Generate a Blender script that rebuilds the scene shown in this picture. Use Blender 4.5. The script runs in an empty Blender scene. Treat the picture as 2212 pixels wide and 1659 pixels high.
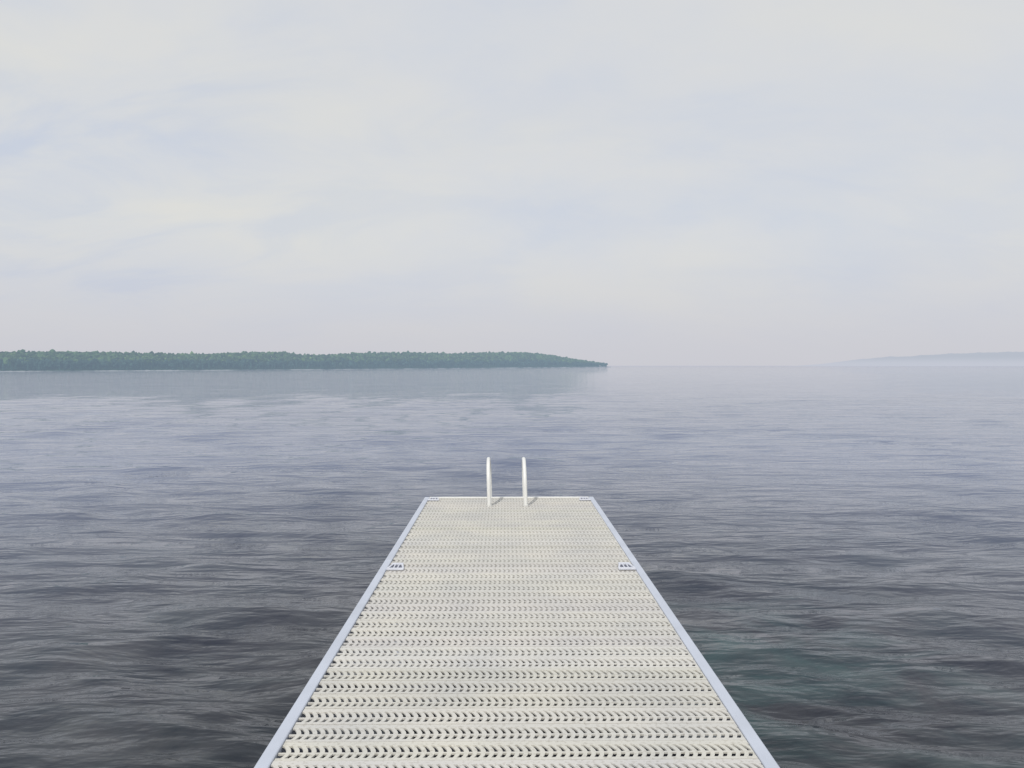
import bpy, math, numpy as np
from mathutils import Vector
rng=np.random.default_rng(7)
sc=bpy.context.scene
sc.view_settings.view_transform='Standard'; sc.view_settings.look='None'; sc.view_settings.exposure=0
COL=sc.collection
EYE=1.513; WZ=-0.90      # deck plane z=0 under camera, water level below
F=1659.0; HY=790.0; VX=1092.0
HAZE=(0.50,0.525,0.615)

def link(o,parent=None):
    COL.objects.link(o)
    if parent: o.parent=parent
    return o
def empty(name,loc=(0,0,0)):
    e=bpy.data.objects.new(name,None); e.location=loc; e.empty_display_size=.2; return link(e)
def mesh_np(name,V,Fc,mat,parent=None,smooth=False,col=None):
    """V (n,3); Fc (m,k) uniform faces"""
    V=np.asarray(V,dtype=np.float32); Fc=np.asarray(Fc,dtype=np.int32)
    me=bpy.data.meshes.new(name); k=Fc.shape[1]
    me.vertices.add(len(V)); me.vertices.foreach_set('co',V.ravel())
    me.loops.add(Fc.size); me.loops.foreach_set('vertex_index',Fc.ravel())
    me.polygons.add(len(Fc)); me.polygons.foreach_set('loop_start',np.arange(0,Fc.size,k,dtype=np.int32))
    me.polygons.foreach_set('loop_total',np.full(len(Fc),k,dtype=np.int32))
    me.update(calc_edges=True)
    me.polygons.foreach_set('use_smooth',np.full(len(Fc),smooth))
    if col is not None:
        a=me.color_attributes.new('Col','FLOAT_COLOR','POINT')
        c=np.ones((len(V),4),dtype=np.float32); c[:,:3]=col; a.data.foreach_set('color',c.ravel())
    me.validate(); me.materials.append(mat)
    return link(bpy.data.objects.new(name,me),parent)

# ---------------------------------------------------------------- materials
def newmat(name):
    m=bpy.data.materials.new(name); m.use_nodes=True; nt=m.node_tree
    return m,nt,nt.nodes,nt.links,nt.nodes['Principled BSDF']
def paint_haze(nt,shader_out,dist,mx,color=HAZE,low=None):
    """painted aerial perspective: glowing haze colour mixed in by world position"""
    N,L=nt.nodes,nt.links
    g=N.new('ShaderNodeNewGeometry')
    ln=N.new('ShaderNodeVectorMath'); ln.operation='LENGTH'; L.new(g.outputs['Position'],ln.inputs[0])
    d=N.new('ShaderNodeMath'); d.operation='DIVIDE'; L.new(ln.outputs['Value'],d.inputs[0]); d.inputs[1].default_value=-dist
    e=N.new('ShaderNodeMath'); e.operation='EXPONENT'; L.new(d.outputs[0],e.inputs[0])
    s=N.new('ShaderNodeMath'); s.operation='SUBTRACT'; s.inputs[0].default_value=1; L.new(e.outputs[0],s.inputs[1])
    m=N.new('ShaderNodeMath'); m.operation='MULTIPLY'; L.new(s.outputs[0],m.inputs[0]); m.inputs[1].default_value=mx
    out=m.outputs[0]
    em=N.new('ShaderNodeEmission'); em.inputs[0].default_value=(*color,1)  # emission paints the haze onto the surface, no air volume
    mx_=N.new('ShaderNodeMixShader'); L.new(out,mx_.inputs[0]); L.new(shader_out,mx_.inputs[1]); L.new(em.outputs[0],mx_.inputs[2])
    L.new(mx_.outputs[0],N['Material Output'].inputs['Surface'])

def mat_deck():
    m,nt,N,L,p=newmat('deck_resin')
    tc=N.new('ShaderNodeTexCoord')
    at=N.new('ShaderNodeAttribute'); at.attribute_name='Col'
    n=N.new('ShaderNodeTexNoise'); n.inputs['Scale'].default_value=2.2; n.inputs['Detail'].default_value=6; L.new(tc.outputs['Object'],n.inputs['Vector'])
    r=N.new('ShaderNodeValToRGB'); r.color_ramp.elements[0].position=.3; r.color_ramp.elements[0].color=(.89,.90,.92,1); r.color_ramp.elements[1].position=.7; r.color_ramp.elements[1].color=(1.04,1.03,1.0,1)
    L.new(n.outputs[0],r.inputs[0])
    x=N.new('ShaderNodeMix'); x.data_type='RGBA'; x.blend_type='MULTIPLY'; x.inputs[0].default_value=1
    L.new(at.outputs['Color'],x.inputs[6]); L.new(r.outputs[0],x.inputs[7])
    n2=N.new('ShaderNodeTexNoise'); n2.inputs['Scale'].default_value=60; n2.inputs['Detail'].default_value=4; L.new(tc.outputs['Object'],n2.inputs['Vector'])
    r2=N.new('ShaderNodeValToRGB'); r2.color_ramp.elements[0].position=.28; r2.color_ramp.elements[0].color=(.74,.72,.69,1); r2.color_ramp.elements[1].position=.48; r2.color_ramp.elements[1].color=(1,1,1,1)
    L.new(n2.outputs[0],r2.inputs[0])
    y=N.new('ShaderNodeMix'); y.data_type='RGBA'; y.blend_type='MULTIPLY'; y.inputs[0].default_value=1
    L.new(x.outputs[2],y.inputs[6]); L.new(r2.outputs[0],y.inputs[7])
    L.new(y.outputs[2],p.inputs['Base Color']); p.inputs['Roughness'].default_value=.6
    return m
def mat_simple(name,c,rough=.4,metal=0.,var=.08,scale=8):
    m,nt,N,L,p=newmat(name)
    tc=N.new('ShaderNodeTexCoord'); n=N.new('ShaderNodeTexNoise'); n.inputs['Scale'].default_value=scale; n.inputs['Detail'].default_value=6
    L.new(tc.outputs['Object'],n.inputs['Vector'])
    r=N.new('ShaderNodeValToRGB'); r.color_ramp.elements[0].position=.3; r.color_ramp.elements[1].position=.7
    r.color_ramp.elements[0].color=(*[v*(1-var) for v in c],1); r.color_ramp.elements[1].color=(*[min(1,v*(1+var)) for v in c],1)
    L.new(n.outputs[0],r.inputs[0]); L.new(r.outputs[0],p.inputs['Base Color'])
    p.inputs['Roughness'].default_value=rough; p.inputs['Metallic'].default_value=metal
    return m
M_DECK=mat_deck()
M_RAIL=mat_simple('rail_aluminium',(.58,.62,.71),.42,.2,.07,3)
M_BRK=mat_simple('bracket_aluminium',(.66,.68,.75),.4,.0,.08,30)
M_WHITE=mat_simple('ladder_white_paint',(.80,.80,.78),.35,0,.03,6)
M_DARK=mat_simple('underframe',(.16,.17,.22),.7,.0,.1,5)

# ---------------------------------------------------------------- helpers
BOXF=np.array([[0,3,2,1],[4,5,6,7],[0,1,5,4],[1,2,6,5],[2,3,7,6],[3,0,4,7]])
def boxv(x0,x1,y0,y1,z0,z1):
    return np.array([[x0,y0,z0],[x1,y0,z0],[x1,y1,z0],[x0,y1,z0],[x0,y0,z1],[x1,y0,z1],[x1,y1,z1],[x0,y1,z1]],float)
class Acc:
    def __init__(s): s.V=[];s.F=[];s.n=0
    def add(s,V,Fc): s.V.append(V); s.F.append(np.asarray(Fc)+s.n); s.n+=len(V)
    def box(s,*a): s.add(boxv(*a),BOXF)
    def get(s): return np.vstack(s.V),np.vstack(s.F)
def bevel(o,w=.004,seg=2):
    b=o.modifiers.new('bevel','BEVEL'); b.width=w; b.segments=seg; b.limit_method='ANGLE'
    return o

# ---------------------------------------------------------------- dock
CX=0.043; W=2.0; RW=.056; Y1=9.09; Y0=-3.1
dock=empty('dock'); dock.rotation_euler=(math.radians(-0.311),0,0)
P=.1525; IN0=CX-W/2+RW+.003; IN1=CX+W/2-RW-.003
def plank_template():
    a=Acc(); T=.008
    a.box(IN0,IN1,0,.019,-T,0)
    a.box(IN0,IN1,.054,.065,-T,-.0008)
    a.box(IN0,IN1,.117,.1483,-T,0)
    n=56; pitch=(IN1-IN0)/n
    def off(y): return .021*(1-((y-.061)/.054)**2)
    for (ya,yb,wf) in ((.019,.054,.52),(.065,.117,.58)):
        ys=np.linspace(ya,yb,5)
        for i in range(-1,n+1):
            xc=IN0+(i+.5)*pitch
            w=pitch*wf/2
            V=[]
            for y in ys:
                o=off(y)
                l=min(max(xc-w+o,IN0),IN1); r=min(max(xc+w+o,IN0),IN1)
                V+= [[l,y,-T],[r,y,-T],[r,y,-.0012],[l,y,-.0012]]
            V=np.array(V)
            if V[:,0].max()-V[:,0].min()<.004 or (V[1::4,0]-V[0::4,0]).min()<.001: continue
            Fc=[]
            for k in range(4):
                b=4*k
                for j in range(4): Fc.append([b+j,b+(j+1)%4,b+4+(j+1)%4,b+4+j])
            a.add(V,Fc)
    return a.get()
TV,TF=plank_template()
end_in=Y1-.045
npl=int((end_in-Y0)/P)
Vs=[];Fs=[];Cs=[]
for i in range(npl):
    V=TV.copy(); V[:,1]+=end_in-(i+1)*P+.002+rng.normal(0,.0006)
    V[:,2]+=rng.normal(0,.0008)+(V[:,0]-CX)*rng.normal(0,.0008)
    Vs.append(V); Fs.append(TF+i*len(TV))
    k=rng.normal(1,.03); base=np.array([.65,.635,.595])*k*np.array([1,1+rng.normal(0,.006),1+rng.normal(0,.018)])
    Cs.append(np.tile(base,(len(TV),1)))
mesh_np('deck_planks',np.vstack(Vs),np.vstack(Fs),M_DECK,dock,col=np.vstack(Cs))
# side rails per section
secs=[Y1,Y1-3.05,2.68,-.37,-3.1]
def rail(x0,x1,ya,yb,name):
    a=Acc(); a.box(x0,x1,ya,yb,-.16,.006)
    bevel(mesh_np(name,*a.get(),M_RAIL,dock),.007,3)
for i in range(4):
    ya,yb=secs[i+1]+.0015,secs[i]-.0015
    rail(CX-W/2,CX-W/2+RW,ya,yb,'side_rail_left'); rail(CX+W/2-RW,CX+W/2,ya,yb,'side_rail_right')
a=Acc(); a.box(CX-W/2+RW+.001,CX+W/2-RW-.001,Y1-.040,Y1,-.16,.008)
bevel(mesh_np('end_rail',*a.get(),M_WHITE,dock),.006,3)
a=Acc()
yy=Y1-.6
while yy>Y0:
    a.box(IN0,IN1,yy-.03,yy+.03,-.14,-.075); yy-=.76
mesh_np('cross_beams',*a.get(),M_DARK,dock)
def tube(path,r,seg=16):
    path=np.asarray(path,float); n=len(path); V=[];Fc=[]
    for i in range(n):
        t=path[min(i+1,n-1)]-path[max(i-1,0)]; t/=np.linalg.norm(t)
        u=np.array([1.,0,0]) if abs(t[0])<.9 else np.array([0,1.,0])
        v=np.cross(t,u); v/=np.linalg.norm(v); u=np.cross(v,t)
        for k in range(seg):
            an=2*math.pi*k/seg; V.append(path[i]+r*(math.cos(an)*u+math.sin(an)*v))
    for i in range(n-1):
        for k in range(seg):
            Fc.append([i*seg+k,i*seg+(k+1)%seg,(i+1)*seg+(k+1)%seg,(i+1)*seg+k])
    return np.array(V),np.array(Fc)
a=Acc()
for s in (secs[0]-.16,secs[1]-.06,secs[2]-.06,secs[3]-.06):
    for sx in (-1,1):
        x=CX+sx*(W/2-RW-.062)
        a.add(*tube([[x,s,-2.2],[x,s,-.05]],.024))
mesh_np('posts',*a.get(),M_RAIL,dock,smooth=True)
# corner brackets : trapezoid cast frames with openings
def bracket(x,y):
    a=Acc(); z0,z1=.005,.018
    w0,w1=.128,.086; d=.145
    def bar(p,q,t,zt=z1):
        p=np.array(p);q=np.array(q);dv=q-p;L=np.linalg.norm(dv);dv/=L;nn=np.array([-dv[1],dv[0]])*t/2
        c=[p-nn,q-nn,q+nn,p+nn]
        V=np.array([[*k,z0] for k in c]+[[*k,zt] for k in c]); a.add(V,BOXF)
    hw0,hw1=w0/2,w1/2
    bar((x-hw0,y-d/2),(x+hw0,y-d/2),.032,.018)
    bar((x-hw1,y+d/2),(x+hw1,y+d/2),.032,.018)
    bar((x-hw0+.006,y-d/2+.016),(x-hw1+.006,y+d/2-.016),.014,.0165)
    bar((x+hw0-.006,y-d/2+.016),(x+hw1-.006,y+d/2-.016),.014,.0165)
    bar((x-.015,y-d/2+.016),(x-.015,y+d/2-.016),.009,.0158)
    bar((x+.015,y-d/2+.016),(x+.015,y+d/2-.016),.009,.0158)
    o=mesh_np('corner_bracket',*a.get(),M_BRK,dock); bevel(o,.0015,2)
    V=np.array([[x-hw0+.003,y-d/2,.004],[x+hw0-.003,y-d/2,.004],[x+hw1-.003,y+d/2,.004],[x-hw1+.003,y+d/2,.004]])
    mesh_np('bracket_shade_sheet',V,[[0,1,2,3]],M_DARK,dock)  # flat dark sheet paints the shade inside the bracket openings
for s in (secs[0]-.17,secs[1]-.20,secs[2]-.20,secs[3]-.20):
    bracket(CX-W/2+RW+.068,s); bracket(CX+W/2-RW-.068,s)

# ---------------------------------------------------------------- ladder
ladder=empty('swim_ladder'); ladder.rotation_euler=dock.rotation_euler
def lrail(x,name):
    pts=[]
    yn,yf,h,r=8.50,9.15,.485,.30
    def lean(z): return x-.016*max(0,z)/.48
    for z in np.linspace(0.0,.20,8): pts.append([lean(z),yn,z])
    ym=(yn+yf)/2; ry=(yf-yn)/2
    for t in np.linspace(math.pi,0,28)[1:-1]:
        z=.20+(h-.20)*math.sin(t)**.85; y=ym+ry*math.cos(t)
        pts.append([lean(z),y,z])
    for z in np.linspace(.20,-1.9,14): pts.append([lean(z),yf,z])
    mesh_np(name,*tube(pts,.021,18),M_WHITE,ladder,smooth=True)
    a=Acc(); a.add(*tube([[x,yn,.001],[x,yn,.012]],.037,20)); a.add(*tube([[x,yn,.012],[x,yn,.030]],.027,20))
    mesh_np('foot_flange',*a.get(),M_WHITE,ladder,smooth=False)
    a=Acc(); a.box(x-.03,x+.03,yf-.059,yf-.02,-.13,-.03); mesh_np('rail_clamp',*a.get(),M_BRK,ladder)
XL,XR=-.180,.226
lrail(XL,'handrail_left'); lrail(XR,'handrail_right')
a=Acc()
for z in (-.32,-.62,-.92,-1.22,-1.52): a.box(XL+.02,XR-.02,9.11,9.19,z-.015,z+.015)
bevel(mesh_np('rungs',*a.get(),M_WHITE,ladder),.004)

# ---------------------------------------------------------------- lake
def mat_water():
    m,nt,N,L,p=newmat('lake_water')
    g=N.new('ShaderNodeNewGeometry')
    def noise(scale,sx,sy,detail,rot=0,dist=0,rough=.5,loc=(0,0,0)):
        mp=N.new('ShaderNodeMapping'); mp.inputs['Scale'].default_value=(sx,sy,1); mp.inputs['Rotation'].default_value=(0,0,rot); mp.inputs['Location'].default_value=loc
        L.new(g.outputs['Position'],mp.inputs[0])
        n=N.new('ShaderNodeTexNoise'); n.inputs['Scale'].default_value=scale; n.inputs['Detail'].default_value=detail; n.inputs['Roughness'].default_value=rough
        n.inputs['Distortion'].default_value=dist; L.new(mp.outputs[0],n.inputs['Vector']); return n.outputs[0]
    def ramp(src,a,ca,b,cb):
        r=N.new('ShaderNodeValToRGB'); r.color_ramp.elements[0].position=a; r.color_ramp.elements[0].color=(*ca,1)
        r.color_ramp.elements[1].position=b; r.color_ramp.elements[1].color=(*cb,1); L.new(src,r.inputs[0]); return r.outputs[0]
    c1=ramp(noise(.9,1,1,7,0,.8,.65),.38,(.012,.014,.021),.66,(.052,.053,.058))
    c2=ramp(noise(.9,1,1.5,6,.4,.8,.6),.42,(0,0,0),.70,(.010,.050,.046))
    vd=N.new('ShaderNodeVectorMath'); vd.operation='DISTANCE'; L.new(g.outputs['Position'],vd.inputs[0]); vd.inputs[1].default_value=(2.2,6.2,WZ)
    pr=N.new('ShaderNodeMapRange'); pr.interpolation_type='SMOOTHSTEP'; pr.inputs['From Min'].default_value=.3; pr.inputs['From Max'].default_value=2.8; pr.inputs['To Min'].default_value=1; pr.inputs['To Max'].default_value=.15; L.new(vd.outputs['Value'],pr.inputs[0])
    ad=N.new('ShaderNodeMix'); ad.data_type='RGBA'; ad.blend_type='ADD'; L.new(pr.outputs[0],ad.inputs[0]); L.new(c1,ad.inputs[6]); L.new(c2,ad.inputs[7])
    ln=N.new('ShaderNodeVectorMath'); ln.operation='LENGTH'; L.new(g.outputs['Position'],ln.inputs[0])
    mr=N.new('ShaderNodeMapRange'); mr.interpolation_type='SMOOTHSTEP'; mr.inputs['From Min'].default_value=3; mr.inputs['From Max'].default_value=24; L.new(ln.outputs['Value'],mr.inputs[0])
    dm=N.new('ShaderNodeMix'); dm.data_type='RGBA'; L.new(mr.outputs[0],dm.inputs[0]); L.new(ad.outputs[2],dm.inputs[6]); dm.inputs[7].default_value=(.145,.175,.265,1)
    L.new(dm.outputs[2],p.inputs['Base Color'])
    p.inputs['IOR'].default_value=1.34; p.inputs['Roughness'].default_value=.04
    gu=N.new('ShaderNodeMapRange'); gu.inputs['From Min'].default_value=.35; gu.inputs['From Max'].default_value=.65; gu.inputs['To Min'].default_value=.75; gu.inputs['To Max'].default_value=1.25
    L.new(noise(.10,1,2.2,4,.1,.6),gu.inputs[0])
    def bump(src,fade,dist,prev=None):
        q=N.new('ShaderNodeMath'); q.operation='DIVIDE'; L.new(ln.outputs['Value'],q.inputs[0]); q.inputs[1].default_value=fade
        q2=N.new('ShaderNodeMath'); q2.operation='ADD'; L.new(q.outputs[0],q2.inputs[0]); q2.inputs[1].default_value=1
        q3=N.new('ShaderNodeMath'); q3.operation='DIVIDE'; L.new(gu.outputs[0],q3.inputs[0]); L.new(q2.outputs[0],q3.inputs[1])
        b=N.new('ShaderNodeBump'); b.inputs['Distance'].default_value=dist
        L.new(q3.outputs[0],b.inputs['Strength'])
        L.new(src,b.inputs['Height'])
        if prev: L.new(prev,b.inputs['Normal'])
        return b.outputs[0]
    b=bump(noise(1.0,3.4,9.0,3,.16,.3,.5),40,.023)
    b=bump(noise(1.0,1.5,4.4,3,-.14,.3),90,.042,b)
    b=bump(noise(1.0,.45,1.9,4,.08,.3),300,.085,b)
    b=bump(noise(1.0,.10,.50,5,-.05,.3,.6),900,.20,b)
    L.new(b,p.inputs['Normal'])
    paint_haze(nt,p.outputs[0],3200,.93)
    return m
a_=3.0
ty=np.linspace(-2.4,math.asinh(45000/a_),1050); tx=np.linspace(-math.asinh(45000/a_),math.asinh(45000/a_),1250)
ys=a_*np.sinh(ty)+2.0; xs=a_*np.sinh(tx)
X,Y=np.meshgrid(xs,ys)
sp=np.maximum(np.gradient(xs)[None,:],np.gradient(ys)[:,None])
Z=np.zeros_like(X)
for i in range(120):
    lam=.22*(10**(rng.random()*1.15))
    th=math.pi/2+rng.normal(-.08,.38)
    k=2*math.pi/lam; ph=rng.random()*2*math.pi
    A=.0088*lam**.95/math.sqrt(10)
    fade=np.clip((lam/(sp*2.6))-1,0,1)
    Z+=A*fade*np.sin(k*(X*math.cos(th)+Y*math.sin(th))+ph+1.2*np.sin(X*.21+i)+.9*np.sin(Y*.17+i*2.1))
Z=Z*(0.85+.45*np.sin(X*.31+1.3*np.sin(Y*.2))*np.sin(Y*.23+.7))
# sharpen crests a little
Z=Z+4.0*np.sign(Z)*Z*Z*np.where(Z>0,1,.3)
V=np.stack([X.ravel(),Y.ravel(),(Z+WZ).ravel()],1)
ny,nx=X.shape
idx=np.arange(ny*nx).reshape(ny,nx)
Fc=np.stack([idx[:-1,:-1].ravel(),idx[:-1,1:].ravel(),idx[1:,1:].ravel(),idx[1:,:-1].ravel()],1)
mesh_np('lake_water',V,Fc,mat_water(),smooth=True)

# ---------------------------------------------------------------- wooded shore
HW=EYE-WZ
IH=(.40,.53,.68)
def foliage_mat(name,hd,mx,color,low=None):
    m,nt,N,L,p=newmat(name)
    at=N.new('ShaderNodeAttribute'); at.attribute_name='Col'
    tc=N.new('ShaderNodeNewGeometry')
    n=N.new('ShaderNodeTexNoise'); n.inputs['Scale'].default_value=1.1; n.inputs['Detail'].default_value=5; L.new(tc.outputs['Position'],n.inputs['Vector'])
    r=N.new('ShaderNodeValToRGB'); r.color_ramp.elements[0].position=.35; r.color_ramp.elements[0].color=(.6,.65,.65,1); r.color_ramp.elements[1].position=.65; r.color_ramp.elements[1].color=(1.3,1.25,1.1,1)
    L.new(n.outputs[0],r.inputs[0])
    x=N.new('ShaderNodeMix'); x.data_type='RGBA'; x.blend_type='MULTIPLY'; x.inputs[0].default_value=1
    L.new(at.outputs['Color'],x.inputs[6]); L.new(r.outputs[0],x.inputs[7]); L.new(x.outputs[2],p.inputs['Base Color'])
    p.inputs['Roughness'].default_value=.85; p.inputs['Specular IOR Level'].default_value=.1
    paint_haze(nt,p.outputs[0],hd,mx,color,low)
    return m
# haze glow painted into foliage and beach: rises quickly with distance, then levels off
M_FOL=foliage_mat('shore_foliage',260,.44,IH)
px_k=[-1100,-400,0,250,500,700,900,1130,1230,1320]
D_k =[215,262,308,350,400,470,571,800,980,1290]
tp_k=[-1100,0,60,180,330,480,530,600,680,760,850,950,1060,1130,1200,1250,1290,1312,1320]
ty_k=[757,758,758,761,763,759,758,766,763,760,759,762,760,759,765,773,779,783,785]
def Dof(px): return np.interp(px,px_k,D_k)
def topz(px,y): return HW-(np.interp(px,tp_k,ty_k)-HY)/F*y   # above water
def Vd(px): return 22+.10*Dof(px)
def treeh(px): return np.minimum(3.6+ (Dof(px)-300)*.0035, 6.5)
def ground(px,v):
    D=Dof(px); Vv=Vd(px); T=topz(px,D+Vv); G=np.maximum(T-treeh(px)*.97,.6)
    s=np.clip(v/Vv,0,1); s2=np.clip((v-Vv)/(Vv),0,1)
    return .4+ (G-.4)*(s**.75)*(1-.25*s2)
island=empty('wooded_headland')
pxs=np.concatenate([np.linspace(-1100,1290,240),np.linspace(1295,1320,12)]); vs=np.array([-1.5,-.2,0.6,3,8,15,25,40,60,85,120,170,240])
Vt=[];
for v in vs:
    for q in pxs:
        y=Dof(q)+v; x=(q-VX)/F*Dof(q)
        z=-.5 if v<-1 else (0.05 if v<0.5 else ground(q,np.array(v)))
        if v>=240: z=-1
        Vt.append([x,y,float(z)+WZ])
n1=len(pxs); idx=np.arange(len(vs)*n1).reshape(len(vs),n1)
Ft=np.stack([idx[:-1,:-1].ravel(),idx[:-1,1:].ravel(),idx[1:,1:].ravel(),idx[1:,:-1].ravel()],1)
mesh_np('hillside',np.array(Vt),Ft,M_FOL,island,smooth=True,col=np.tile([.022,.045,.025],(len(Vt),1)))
# beach strip
mb,nt,N,L,p=newmat('beach_stone'); p.inputs['Roughness'].default_value=.9
n=N.new('ShaderNodeTexNoise'); n.inputs['Scale'].default_value=.05; n.inputs['Detail'].default_value=6; g=N.new('ShaderNodeNewGeometry'); L.new(g.outputs['Position'],n.inputs['Vector'])
r=N.new('ShaderNodeValToRGB'); r.color_ramp.elements[0].position=.42; r.color_ramp.elements[0].color=(.08,.10,.09,1); r.color_ramp.elements[1].position=.58; r.color_ramp.elements[1].color=(.36,.36,.36,1); L.new(n.outputs[0],r.inputs[0]); L.new(r.outputs[0],p.inputs['Base Color'])
paint_haze(nt,p.outputs[0],260,.44,IH)
bp=np.linspace(-1100,1318,500); Vb=[]
for j,(dv,z) in enumerate(((-2.6,-.1),(-1.8,.15),(.2,.34))):
    for q in bp:
        D=Dof(q); Vb.append([(q-VX)/F*D,D+dv+ (rng.normal(0,.3) if j else 0),z*(1 if D<500 else D/500)+WZ+(rng.normal(0,.05) if j else 0)])
idx=np.arange(3*500).reshape(3,500)
Fb=np.stack([idx[:-1,:-1].ravel(),idx[:-1,1:].ravel(),idx[1:,1:].ravel(),idx[1:,:-1].ravel()],1)
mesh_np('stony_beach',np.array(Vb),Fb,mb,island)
import bmesh
bm=bmesh.new(); bmesh.ops.create_icosphere(bm,subdivisions=1,radius=1)
SV=np.array([v.co[:] for v in bm.verts]); SF=np.array([[v.index for v in f.verts] for f in bm.faces]); bm.free()
blobs=[]; cols=[]
nt_=6500
q=np.concatenate([rng.uniform(-1100,1314,nt_),rng.uniform(900,1316,900)])
s=rng.random(len(q))**.8*1.12
for qi,si in zip(q,s):
    D=float(Dof(qi)); v=1+si*float(Vd(qi)); y=D+v
    x=(qi-VX)/F*D
    gz=float(ground(qi,np.array(v))); h=float(treeh(qi))*rng.uniform(.66,1.05)
    if rng.random()<.06: h*=1.2
    rr=h*rng.uniform(.22,.36)
    f=rng.random()
    base=np.array([.062,.108,.044])*(0.5+1.0*f)
    if si<.2: base=np.array([.032,.066,.058])*(.7+.6*f)
    if rng.random()<.12: base=base*np.array([1.4,1.3,1.0])
    for b in range(4):
        if b==0: o=np.array([0,0,h-rr*.95]); r0=rr*.85
        else:
            an=rng.random()*6.28; o=np.array([math.cos(an)*rr*.8,math.sin(an)*rr*.8,h-rr*rng.uniform(1.0,2.2)]); r0=rr*rng.uniform(.5,.85)
        blobs.append((x+o[0],y+o[1],gz+o[2]+WZ,r0)); cols.append(base*rng.uniform(.8,1.2))
B=np.array(blobs); C=np.array(cols); nb=len(B); ns=len(SV)
jit=1+rng.normal(0,.22,(nb,ns))
VV=SV[None]*jit[...,None]*B[:,3][:,None,None]; VV=VV+B[:,None,:3]
FF=(SF[None]+(np.arange(nb)*ns)[:,None,None]).reshape(-1,3)
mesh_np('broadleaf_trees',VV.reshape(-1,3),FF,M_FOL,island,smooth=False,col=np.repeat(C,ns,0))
Vl=[];Fl=[];nn=0;cc=[]
for i in range(1500):
    qi=rng.uniform(-1100,1316); D=float(Dof(qi)); v=rng.random()**1.5*float(Vd(qi))*.5
    x=(qi-VX)/F*D; y=D+v; gz=float(ground(qi,np.array(v))); h=float(treeh(qi))*rng.uniform(.55,1.0); rr=h*rng.uniform(.16,.24)
    c=np.array([.026,.058,.050])*rng.uniform(.7,1.5)
    for t in range(4):
        zb=h*(.05+.2*t); zt=h*(.05+.2*t)+h*.38; rt=rr*(1-.2*t)
        if t==3: zt=h
        ring=[[x+rt*rng.uniform(.7,1.15)*math.cos(2*math.pi*k/7),y+rt*rng.uniform(.7,1.15)*math.sin(2*math.pi*k/7),gz+zb+WZ+rng.normal(0,.1)] for k in range(7)]
        Vl+=ring+[[x,y,gz+zt+WZ]]; cc+=[c]*8
        Fl+=[[nn+k,nn+(k+1)%7,nn+7] for k in range(7)]; nn+=8
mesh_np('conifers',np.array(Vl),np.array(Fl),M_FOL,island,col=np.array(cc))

# ---------------------------------------------------------------- far hazy headland
DF=5200
q=np.linspace(1860,3200,700)
prof=np.interp(q,[1860,1900,1940,2000,2060,2110,2150,2212,2400,2800,3200],[791,783,776,771,769.5,766,764,762,758,752,756])
prof=prof+np.array([sum(.5/(o+1)*math.sin(qq*(.09*2**o)+o*1.7) for o in range(5)) for qq in q])
Vf=[]
for f,dy in ((0,0),(.35,60),(.75,200),(1,500),(.0,1600)):
    for qi,pr in zip(q,prof):
        z=max(HW-(pr-HY)/F*(DF+500),0)*f
        Vf.append([(qi-VX)/F*DF,DF+dy,z+WZ+(rng.normal(0,1.2) if 0<f<=1 else -2)])
idx=np.arange(5*len(q)).reshape(5,len(q))
Ff=np.stack([idx[:-1,:-1].ravel(),idx[:-1,1:].ravel(),idx[1:,1:].ravel(),idx[1:,:-1].ravel()],1)
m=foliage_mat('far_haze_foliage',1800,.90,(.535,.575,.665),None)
def paint_fog(m,z0,z1):  # paints pale mist as emission, strongest towards the waterline
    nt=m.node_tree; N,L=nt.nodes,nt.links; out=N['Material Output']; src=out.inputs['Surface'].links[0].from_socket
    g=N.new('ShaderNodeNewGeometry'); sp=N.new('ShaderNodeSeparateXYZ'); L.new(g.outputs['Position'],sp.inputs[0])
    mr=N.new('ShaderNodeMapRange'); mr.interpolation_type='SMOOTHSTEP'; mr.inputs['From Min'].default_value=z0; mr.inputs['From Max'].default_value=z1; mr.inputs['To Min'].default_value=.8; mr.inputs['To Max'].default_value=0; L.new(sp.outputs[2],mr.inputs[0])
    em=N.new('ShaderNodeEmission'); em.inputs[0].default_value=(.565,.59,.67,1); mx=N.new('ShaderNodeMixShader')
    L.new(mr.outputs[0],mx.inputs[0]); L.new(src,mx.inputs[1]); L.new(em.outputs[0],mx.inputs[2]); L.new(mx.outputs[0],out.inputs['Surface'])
paint_fog(m,10,75)
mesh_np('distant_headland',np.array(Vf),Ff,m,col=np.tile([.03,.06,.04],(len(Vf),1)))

# ---------------------------------------------------------------- sky & sun
SUN_EL=math.radians(45); SUN_AZ=math.radians(200)
w=bpy.data.worlds.new('World'); sc.world=w; w.use_nodes=True
N=w.node_tree.nodes; L=w.node_tree.links; bg=N['Background']
sky=N.new('ShaderNodeTexSky'); sky.sky_type='NISHITA'; sky.sun_disc=False; sky.sun_elevation=SUN_EL; sky.sun_rotation=SUN_AZ; sky.dust_density=3
sk=N.new('ShaderNodeVectorMath'); sk.operation='SCALE'; sk.inputs[3].default_value=.09; L.new(sky.outputs[0],sk.inputs[0])
tc=N.new('ShaderNodeTexCoord'); sp_=N.new('ShaderNodeSeparateXYZ'); L.new(tc.outputs['Generated'],sp_.inputs[0])
za=N.new('ShaderNodeMath'); za.operation='MAXIMUM'; za.inputs[1].default_value=0; L.new(sp_.outputs[2],za.inputs[0])
zb=N.new('ShaderNodeMath'); zb.operation='ADD'; zb.inputs[1].default_value=.34; L.new(za.outputs[0],zb.inputs[0])
dv=N.new('ShaderNodeVectorMath'); dv.operation='DIVIDE'; cb=N.new('ShaderNodeCombineXYZ')
for i in range(3): L.new(zb.outputs[0],cb.inputs[i])
L.new(tc.outputs['Generated'],dv.inputs[0]); L.new(cb.outputs[0],dv.inputs[1])
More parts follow.
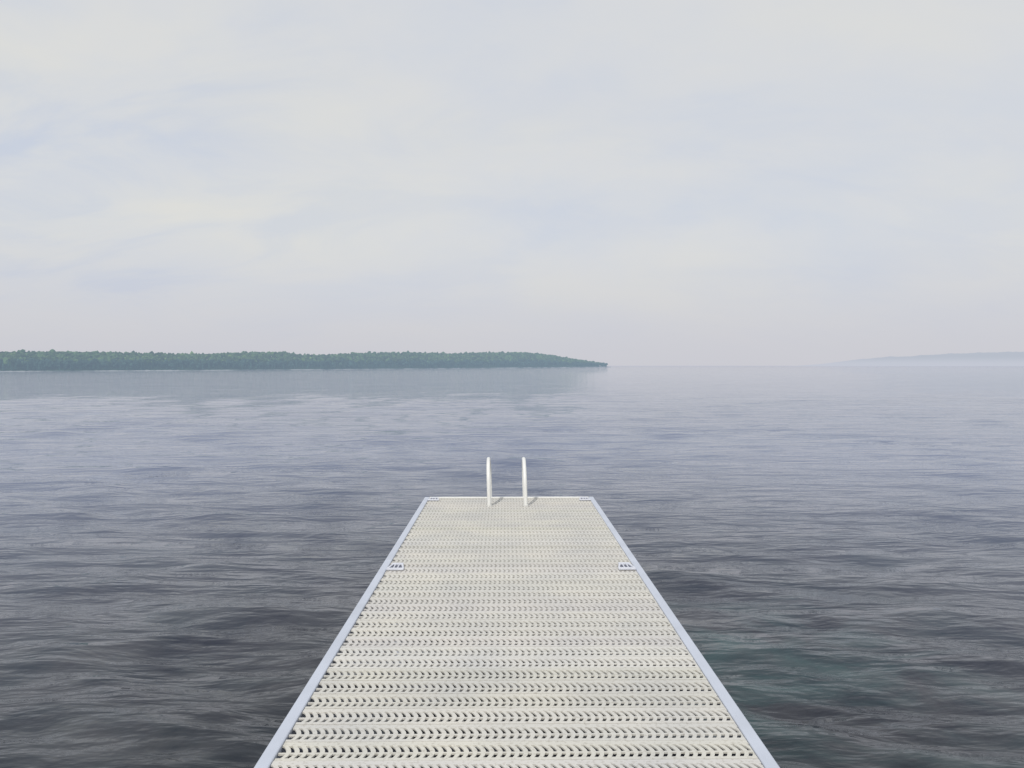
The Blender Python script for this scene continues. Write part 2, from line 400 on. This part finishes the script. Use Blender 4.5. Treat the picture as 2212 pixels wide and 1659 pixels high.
def wn(scale,loc,detail,dist,sx=1,sy=1,rot=0):
    mp=N.new('ShaderNodeMapping'); mp.inputs['Location'].default_value=loc; mp.inputs['Scale'].default_value=(sx,sy,.3); mp.inputs['Rotation'].default_value=(0,0,rot)
    L.new(dv.outputs[0],mp.inputs[0]); n=N.new('ShaderNodeTexNoise'); n.inputs['Scale'].default_value=scale; n.inputs['Detail'].default_value=detail; n.inputs['Roughness'].default_value=.55; n.inputs['Distortion'].default_value=dist
    L.new(mp.outputs[0],n.inputs['Vector']); return n.outputs[0]
def wramp(src,pts):
    r=N.new('ShaderNodeValToRGB'); e=r.color_ramp.elements
    while len(e)<len(pts): e.new(.5)
    for el,(p_,c) in zip(e,pts): el.position=p_; el.color=(*c,1)
    L.new(src,r.inputs[0]); return r.outputs[0]
cl=wramp(wn(1.0,(0.4,2.2,0),6,.3,.9,1.1,.3),[(.34,(.645,.685,.76)),(.48,(.705,.72,.745)),(.62,(.745,.745,.725))])
fs=wn(2.3,(5,1,0),7,.5,.9,1.5,-.35)
fine=wramp(fs,[(.38,(.875,.92,1.01)),(.50,(.985,.993,1.0)),(.62,(1.03,1.02,.99))])
lf=N.new('ShaderNodeMapRange'); lf.interpolation_type='SMOOTHSTEP'; lf.inputs['From Min'].default_value=-.50; lf.inputs['From Max'].default_value=-.05; lf.inputs['To Min'].default_value=1.0; lf.inputs['To Max'].default_value=.36; L.new(sp_.outputs[0],lf.inputs[0])
mu=N.new('ShaderNodeMix'); mu.data_type='RGBA'; mu.blend_type='MULTIPLY'; L.new(lf.outputs[0],mu.inputs[0]); L.new(cl,mu.inputs[6]); L.new(fine,mu.inputs[7])
mh=N.new('ShaderNodeMapRange'); mh.interpolation_type='SMOOTHSTEP'; mh.inputs['From Min'].default_value=-.02; mh.inputs['From Max'].default_value=.18; mh.inputs['To Min'].default_value=1; mh.inputs['To Max'].default_value=0
L.new(sp_.outputs[2],mh.inputs[0])
hm=N.new('ShaderNodeMix'); hm.data_type='RGBA'; hm.inputs[7].default_value=(.63,.63,.68,1); L.new(mh.outputs[0],hm.inputs[0]); L.new(mu.outputs[2],hm.inputs[6])
fm=N.new('ShaderNodeMix'); fm.data_type='RGBA'; fm.inputs[0].default_value=.94; L.new(sk.outputs[0],fm.inputs[6]); L.new(hm.outputs[2],fm.inputs[7])
L.new(fm.outputs[2],bg.inputs['Color']); bg.inputs['Strength'].default_value=1.0
sl=bpy.data.lights.new('sun','SUN'); sl.energy=2.0; sl.angle=math.radians(2.5); sl.color=(1,.96,.89)
so=link(bpy.data.objects.new('sun',sl))
d=Vector((math.sin(SUN_AZ)*math.cos(SUN_EL),math.cos(SUN_AZ)*math.cos(SUN_EL),math.sin(SUN_EL)))
so.rotation_euler=d.to_track_quat('Z','Y').to_euler()

# ---------------------------------------------------------------- camera
cam=bpy.data.cameras.new('camera'); cam.sensor_width=36; cam.lens=27.0; cam.clip_end=100000; cam.clip_start=.05
co=link(bpy.data.objects.new('camera',cam)); co.location=(0,0,EYE)
co.rotation_euler=(math.radians(90)-math.atan((829.5-HY)/F),0,-math.atan((1106-VX)/F))
sc.camera=co
